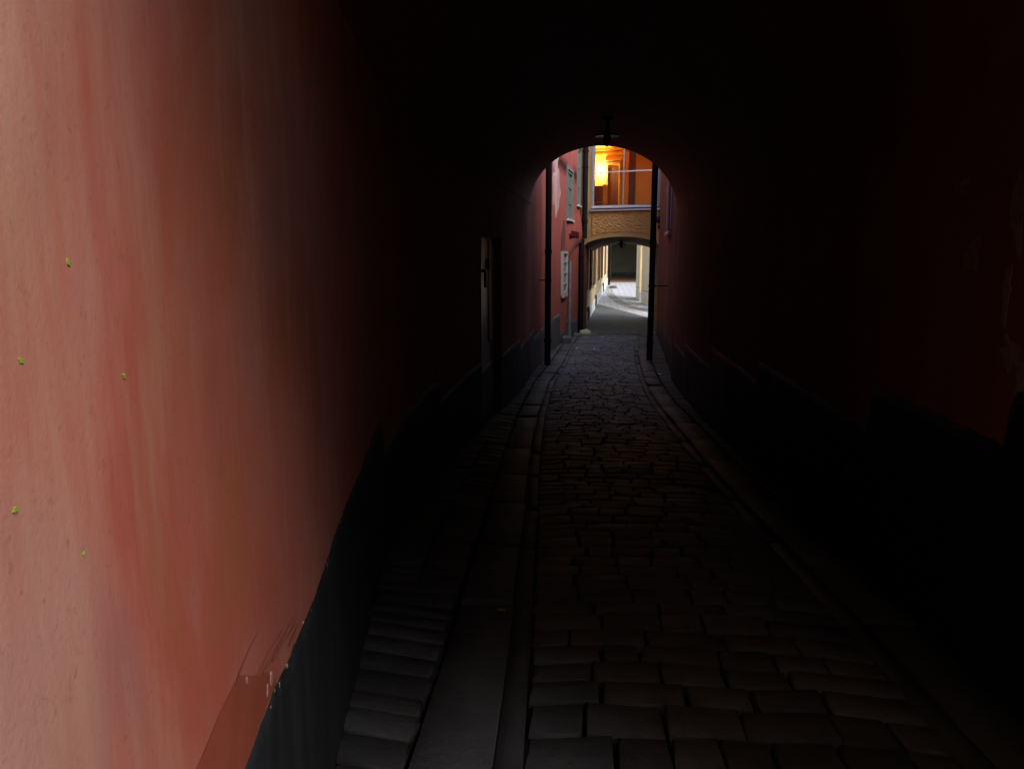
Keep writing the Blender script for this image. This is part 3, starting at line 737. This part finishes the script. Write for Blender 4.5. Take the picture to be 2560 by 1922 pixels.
# partition with pilaster, and wide wardrobe panel on the right
m = MB(); sbox(m, 1.50, 2.85, FZ, 1.74, RD - .06, CZ - .11); m.build('partition', M['brown'], bh)
m = MB(); sbox(m, 1.75, 2.75, FZ, A1 - .01, RD - .06, CZ - .11); m.build('alcove', M['orange'], bh)
# room door with architrave
du0, du1 = .72, 1.12
m = MB(); sbox(m, du0, RD - .05, FZ, du1, RD - .01, 2.95); rd = m.build('room_door', M['brown'], bh)
m = MB(); sbox(m, du0 - .07, RD - .09, FZ, du0, RD - .005, 3.02); sbox(m, du1, RD - .09, FZ, du1 + .05, RD - .005, 3.02); sbox(m, du0 - .07, RD - .12, 3.02, du1 + .05, RD - .005, 3.1); sbox(m, du0 - .1, RD - .16, 3.16, du1 + .08, RD - .005, 3.22); m.build('architrave', M['roomyellow'], rd)

def room(u, v, z):
    c, s = math.cos(ang), math.sin(ang); return (Lp.x + u * c - v * s, Lp.y + u * s + v * c, z)
cab = thing('cabinet', 'red brown wooden cabinet in the lit room, below the wall lamp', 'cabinet', room(.46 + SH * 2.5, 2.5, FZ), None, ang, True)
m = MB(); m.box(-.23, -.2, .0, .20, .2, 1.62, .008); m.build('carcass', M['redwood'], cab)
m = MB(); m.box(-.19, -.22, .08, -.02, -.198, 1.0, .006); m.box(.0, -.22, .08, .17, -.198, 1.0, .006); m.build('door', M['redwood'], cab)
m = MB(); m.box(.2, -.21, .0, .232, .2, 1.66, .004); m.box(-.23, -.215, 1.05, .2, -.199, 1.075); m.build('lit_edge_strip', M['orange'], cab)  # orange upright stands in for the lit right edge of the cabinet
lamp = thing('wall_lamp', 'glowing yellow wall lamp in the room behind the big window', 'lamp', room(.46 + SH * RD, RD - .12, 2.85), None, ang, True)
m = MB(); m.box(-.05, -.11, -.06, .05, -.098, .06, .004); m.build('shade', M['litshade'], lamp)
m = MB(); m.lathe([(.001, -.05), (.02, -.045), (.024, 0), (.02, .045), (.001, .05)], (0, -.005, 0), 14); m.build('bulb', M['glow'], lamp)
m = MB(); m.box(-.02, .03, -.03, .02, .11, .03, .006); m.tube([(-.045, .1, 0), (-.045, -.1, 0)], .006, 6); m.tube([(.045, .1, 0), (.045, -.1, 0)], .006, 6); m.build('mount', M['metal'], lamp)
ld = bpy.data.lights.new('room_lamp_light', 'POINT'); ld.energy = 22; ld.color = (1, .74, .34); ld.shadow_soft_size = .03
lo = bpy.data.objects.new('room_lamp_light', ld); C.objects.link(lo); lo.location = room(.46 + SH * RD, RD - .17, 2.85)

# ------------------------------------------------------------------ signs etc.
def plaque(label, fn, sgn, y0, y1, z0, z1, off=.02, mat=None):
    t = thing('street_sign', label, 'sign', (fn((y0 + y1) / 2) + sgn * off, (y0 + y1) / 2, z0), 'small dark red wall signs')
    m = MB(); wbox(m, fn, sgn, y0, y1, z0, z1, off, off + .015); m.build('plate', M['sign'], t)
    for y in (y0 + .04, y1 - .04):
        m = MB(); m.tube([(fn(y) + sgn * .0, y, (z0 + z1) / 2), (fn(y) + sgn * (off + .02), y, (z0 + z1) / 2)], .012, 8); m.build('screw', M['conduit_box'], t)
plaque('long dark red sign plate on the left red wall under the grey green windows', lambda y: AL(y) + .075, 1, 21.95, 23.9, .42, .58)

# yellow house, far left
YL = lambda y: -.24 + .0575 * (y - 28)
yh = thing('yellow_house', 'long yellow house with narrow windows beyond the second arch', 'house', (YL(38), 38, ground_z(38)))
YE = 49.2
tall = [(y - .5, y + .5, -1.45 + (y - 28) * .012, 1.2) for y in (28.6, 31.2, 33.7, 37.6, 40.6, 44.6)]
low = [(y - .35, y + .35, ground_z(y) + .08, ground_z(y) + .55) for y in (29.9, 35.2, 42.7)]
m = wall(YL, 25.6, YE, -3, 7.5, tall + low, 1, .16, .8, .8)
m.face([(YL(25.9), 25.9, 7.5), (YL(YE), YE, 7.5), (-9, YE, 7.5), (-9, 25.9, 7.5)])
m.build('wall', M['yellow'], yh)
for i, h in enumerate(tall): window(yh, YL, 1, h, M['brown'], M['darkglass'], nx=2, nz_=3, smat=M['plinth'], recess=-.03)
for h in low: window(yh, YL, 1, h, M['conduit_box'], M['darkglass'], nx=3, nz_=1, sill=False, recess=-.03)
m = MB()
for a, b_ in ((26, 29.5), (30.3, 34.8), (35.6, 42.3), (43.1, YE)):
    rr = [(YL(y), y) for y in (a, b_)]
    wbox2 = [(a, b_)]
    m.hexa([(YL(a), a, -3), (YL(a) + .03, a, -3), (YL(b_) + .03, b_, -3), (YL(b_), b_, -3),
            (YL(a), a, ground_z(a) + .42), (YL(a) + .03, a, ground_z(a) + .42), (YL(b_) + .03, b_, ground_z(b_) + .42), (YL(b_), b_, ground_z(b_) + .42)])
m.build('plinth', M['plinth'], yh)
downpipe('thin dark downpipe at the far end of the yellow house', YL(48.6) + .12, 48.6, ground_z(48.6), 7, .07, M['pipe'], YL(48.6), (.0, -1.2), 'downpipes')

# end house with its sheltered path
eh = thing('end_house', 'olive grey house closing the street, standing over a dark sheltered path', 'house', (2.5, 58, ground_z(58)))
m = MB(); m.box(-1, 58, -3, 7, 58.4, 7); m.build('wall', M['olive'], eh)
m = MB(); m.box(.9, 57.9, ground_z(58) - .1, 6, 58.002, ground_z(58) + .22); m.build('plinth', M['black'], eh)
m = MB(); m.box(-1, 50.2, .95, 6.2, 58, 7); m.build('upper_storey', M['olive'], eh)
XE = lambda y: YL(YE) + .05 + .045 * (y - YE)
he = [(50.6, 51.4, ground_z(51) + .15, ground_z(51) + .75), (53.2, 54.0, ground_z(53.5) + .1, ground_z(53.5) + .8)]
m = wall(XE, YE, 58, -3, .95, he, 1, .15, 1, .6); m.build('side_wall', M['orange_brown'], eh)
for h in he: window(eh, XE, 1, h, M['conduit_box'], M['darkglass'], nx=2, nz_=1, sill=False)
m = MB(); m.box(XE(YE) - .2, YE, .9, XE(YE) + .02, 50.2, 7); m.build('side_wall', M['orange_brown'], eh)
m = MB(); m.box(5.8, 51, -3, 6.2, 58, .95); m.build('side_wall', M['olive'], eh)

# arcade pillars on the right
def pillar(label, a, b_, dx):      # a: far end of the street face, b_: near end, dx: width of the end face
    t = thing('pillar', label, 'pillar', (b_[0], b_[1], ground_z(b_[1])), 'arcade pillars')
    def blk(m, o, z0, z1, ya=0, yb=0): m.hexa([(a[0] + o, a[1] + ya, z0), (b_[0] + o, b_[1] + yb, z0), (b_[0] + dx - o, b_[1] + yb, z0), (a[0] + dx - o, a[1] + ya, z0), (a[0] + o, a[1] + ya, z1), (b_[0] + o, b_[1] + yb, z1), (b_[0] + dx - o, b_[1] + yb, z1), (a[0] + dx - o, a[1] + ya, z1)])
    m = MB(); blk(m, 0, -2.9, 5.0); m.build('shaft', M['white'], t)
    z = ground_z(b_[1])
    m = MB(); m.hexa([(b_[0], b_[1] - .02, z + .45), (b_[0] + dx, b_[1] - .02, z + .45), (b_[0] + dx, b_[1] + .004, z + .45), (b_[0], b_[1] + .004, z + .45), (b_[0], b_[1] - .02, 5), (b_[0] + dx, b_[1] - .02, 5), (b_[0] + dx, b_[1] + .004, 5), (b_[0], b_[1] + .004, 5)]); m.build('end_face', M['tan'], t)
    m = MB(); m.hexa([(b_[0] - .01, b_[1] - .03, -2.9), (b_[0] + dx, b_[1] - .03, -2.9), (b_[0] + dx, b_[1] + .004, -2.9), (b_[0] - .01, b_[1] + .004, -2.9), (b_[0] - .01, b_[1] - .03, z + .448), (b_[0] + dx, b_[1] - .03, z + .448), (b_[0] + dx, b_[1] + .004, z + .448), (b_[0] - .01, b_[1] + .004, z + .448)]); m.build('base', M['frame'], t)
    m = MB(); blk(m, -.006, z + .62, z + .65, -.05, .06); m.build('groove', M['frame'], t)
pillar('farthest white arcade pillar, next to the dark olive wall', (2.25, 40.3), (2.30, 38.2), .11)
pillar('white arcade pillar half hidden by the right downpipe', (2.36, 37.7), (2.76, 35.6), .12)
pillar('nearest arcade pillar, between the right downpipe and the red wall', (2.82, 35.0), (3.2, 33.2), .2)

# hanging enamel lamps
def ceiling_lamp(label, x, y, z, top, r):
    t = thing('ceiling_lamp', label, 'lamp', (x, y, z), 'enamel lamps hanging in the arches')
    m = MB(); m.lathe([(.001, r * .62), (r * .22, r * .6), (r * .28, r * .3), (r * .6, r * .16), (r * .97, .025), (r, .0)], (x, y, z)); m.build('shade', M['black'], t)
    m = MB(); m.lathe([(r * .985, .002), (r * .6, .012), (r * .28, .016)], (x, y, z)); m.build('reflector', M['enamel'], t)
    m = MB(); m.lathe([(r * .30, r * .25), (r * .31, -.04), (r * .28, -.08), (r * .18, -.11), (r * .06, -.125), (.001, -.127)], (x, y, z), 20); m.build('globe', M['black'], t)
    m = MB(); m.tube([(x, y, z + r * .58), (x, y, top)], .02, 10); m.lathe([(.001, 0), (.09, -.01), (.07, -.05), (.03, -.06)], (x, y, top)); m.build('stem', M['black'], t)
ceiling_lamp('round enamel lamp hanging under the dark passage vault', .17, 10.6, 1.475, 1.73, .16)
ceiling_lamp('small enamel lamp hanging under the second arch', 1.0, 27.6, .26, .40, .17)
wl2 = thing('wall_lantern', 'small black bracket lantern high on the right end of the ochre house', 'lamp', room(u1 + .03, -.06, .98))
x, y, z = room(u1 + .03, -.10, .98)
m = MB(); m.tube([(x, y + .12, z + .28), (x - .02, y, z + .24), (x - .05, y - .03, z + .1)], .014, 8); m.build('bracket', M['black'], wl2)
m = MB(); m.lathe([(.02, .1), (.07, .04), (.05, -.1), (.02, -.12)], (x - .05, y - .03, z), 12); m.build('lantern', M['black'], wl2)
plq = thing('wall_plaque', 'small square maroon plaque on the right end of the ochre house', 'sign', room(u1 + .01, -.02, .72))
m = MB(); a = room(u1 - .05, -.015, .7); b_ = room(u1 + .07, -.015, .7)
m.hexa([(a[0], a[1], .70), (b_[0], b_[1], .70), (b_[0], b_[1] + .02, .70), (a[0], a[1] + .02, .70), (a[0], a[1], .82), (b_[0], b_[1], .82), (b_[0], b_[1] + .02, .82), (a[0], a[1] + .02, .82)])
m.build('plate', M['sign'], plq)

sw = thing('light_block_wall', 'unseen low wall added behind the viewer to keep sky light off the passage floor', 'wall', (2, -1.4, -1.35))  # added blocker, out of view: cuts low sky light on the passage floor
m = MB(); m.box(-3, -1.6, -1.6, 9, -1.3, .5, .03); m.build('blocker_body', M['plinth'], sw)
m = MB(); m.box(-3.05, -1.64, .505, 9.05, -1.26, .56, .015); m.build('blocker_cap', M['plinth'], sw)
oh = thing('sky_block_house', 'unseen house across the street, added and sized to cut sky light at the passage mouth', 'house', (0, -4.2, -1.3))  # unseen mass added behind the mouth so that less sky gets in
m = MB(); m.box(-14, -12, -2, 3.7, -4.2, 9); m.build('wall', M['tan'], oh)  # body of the added sky blocker, out of view
# loose things at the corner and on the street
g = ground_z(24.4)
m = MB(); m.hexa([(-.56, 24.4, g), (-.50, 24.4, g), (-.50, 24.46, g), (-.56, 24.46, g), (-.64, 24.5, g + .42), (-.58, 24.5, g + .42), (-.58, 24.56, g + .42), (-.64, 24.56, g + .42)])
tag(m.build('plank', M['whiteframe']), 'short pale plank leaning on the left red wall beside the second arch', 'plank')
def rock(name, mat, x, y, rx, ry, rz, label, cat, seed, group=None):
    import bmesh
    bm = bmesh.new(); bmesh.ops.create_icosphere(bm, subdivisions=3, radius=1); m = MB(); bm.verts.index_update()
    for v in bm.verts:
        k = 1 + .25 * noise.noise(v.co * 1.3 + Vector((seed, 0, 0))); m.v.append((x + v.co.x * rx * k, y + v.co.y * ry * k, ground_z(y) + .02 + max(-.3, v.co.z) * rz * k))
    for f in bm.faces: m.f.append([v.index for v in f.verts]); m.sm.append(True)
    bm.free(); return tag(m.build(name, mat), label, cat, group)
rock('corner_stone', M['mossy'], -.17, 25.0, .20, .12, .13, 'yellow green corner stone at the foot of the left arch jamb', 'stone', 3)
rock('stone_block', M['slab'], -.50, 24.1, .20, .2, .09, 'low grey stone in the gutter in front of the leaning plank', 'stone', 9)
mz = rock('rubble', M['sett'], 1.25, 46.5, .25, .5, .11, 'grey heap of rubble beside the yellow house', 'rubble', 5)
def scrap(label, x, y, s, mat=None, name='paper_scrap', cat='litter'):
    m = MB(); z = und(x, y) + .016; a = random.uniform(0, 6)
    rr = []
    for i in range(4):
        rr.append([(x + s * ((i / 3 - .5) * math.cos(a) - (j / 3 - .5) * .6 * math.sin(a)), y + s * ((i / 3 - .5) * math.sin(a) + (j / 3 - .5) * .6 * math.cos(a)), z + .25 * s * noise.noise((i * .7 + x, j * .7, 3)) + .15 * s) for j in range(4)])
    m.grid(rr); tag(m.build(name, mat or M['paper']), label, cat, 'scraps on the street')
scrap('white scrap far up the cobbles, in front of the second arch', .36, 23.2, .07)
scrap('white scrap left of the middle of the lit cobbles', -.33, 19.2, .07)
scrap('white scrap in the middle of the lit cobbles', .10, 19.0, .08)
scrap('white scrap on the right edge setts by the passage exit', 1.28, 14.4, .07)
scrap('white scrap on the right gutter slab by the passage exit', 1.03, 14.9, .05)
scrap('white scrap by the left gutter inside the passage', -.50, 12.0, .04)
scrap('dry leaf on the dark cobbles near the left black dado', -.36, 3.1, .035, M['leaf'], 'fallen_leaf', 'leaf')

# ------------------------------------------------------------ camera and light
cam = bpy.data.cameras.new('camera'); co = bpy.data.objects.new('camera', cam); C.objects.link(co)
cam.sensor_width = 36; cam.lens = 1950 / 2560 * 36; cam.clip_end = 500; cam.clip_start = .03
co.rotation_euler = (math.pi / 2 - PITCH, 0, YAW); co.location = (0, 0, 0)
bpy.context.scene.camera = co

SUN_AZ = Vector((.75, -.66)).normalized(); SUN_EL = R(46)
sd = Vector((SUN_AZ.x * math.cos(SUN_EL), SUN_AZ.y * math.cos(SUN_EL), math.sin(SUN_EL)))
sl = bpy.data.lights.new('sun', 'SUN'); sl.energy = 0.95; sl.angle = R(35); sl.color = (1, .97, .93)
so = bpy.data.objects.new('sun', sl); C.objects.link(so); so.rotation_euler = (-sd).to_track_quat('-Z', 'Y').to_euler(); so.location = (10, -10, 20)
w = bpy.data.worlds.new('World'); bpy.context.scene.world = w; w.use_nodes = True; nt = w.node_tree
bg = nt.nodes['Background']; sky = N(nt, 'ShaderNodeTexSky', sky_type='NISHITA'); sky.sun_disc = False
sky.sun_elevation = SUN_EL; sky.sun_rotation = math.atan2(SUN_AZ.x, SUN_AZ.y)
hs = N(nt, 'ShaderNodeHueSaturation'); hs.inputs['Saturation'].default_value = .75
nt.links.new(sky.outputs[0], hs.inputs['Color']); nt.links.new(hs.outputs[0], bg.inputs['Color']); bg.inputs['Strength'].default_value = .15
sc = bpy.context.scene
sc.view_settings.view_transform = 'Standard'; sc.view_settings.look = 'None'; sc.view_settings.exposure = 1.9; sc.view_settings.gamma = 1
sc.render.engine = 'CYCLES'; sc.cycles.max_bounces = 8; sc.cycles.diffuse_bounces = 5; sc.cycles.use_denoising = True
for o in bpy.data.objects:
    if '_o' in o.keys(): del o['_o']
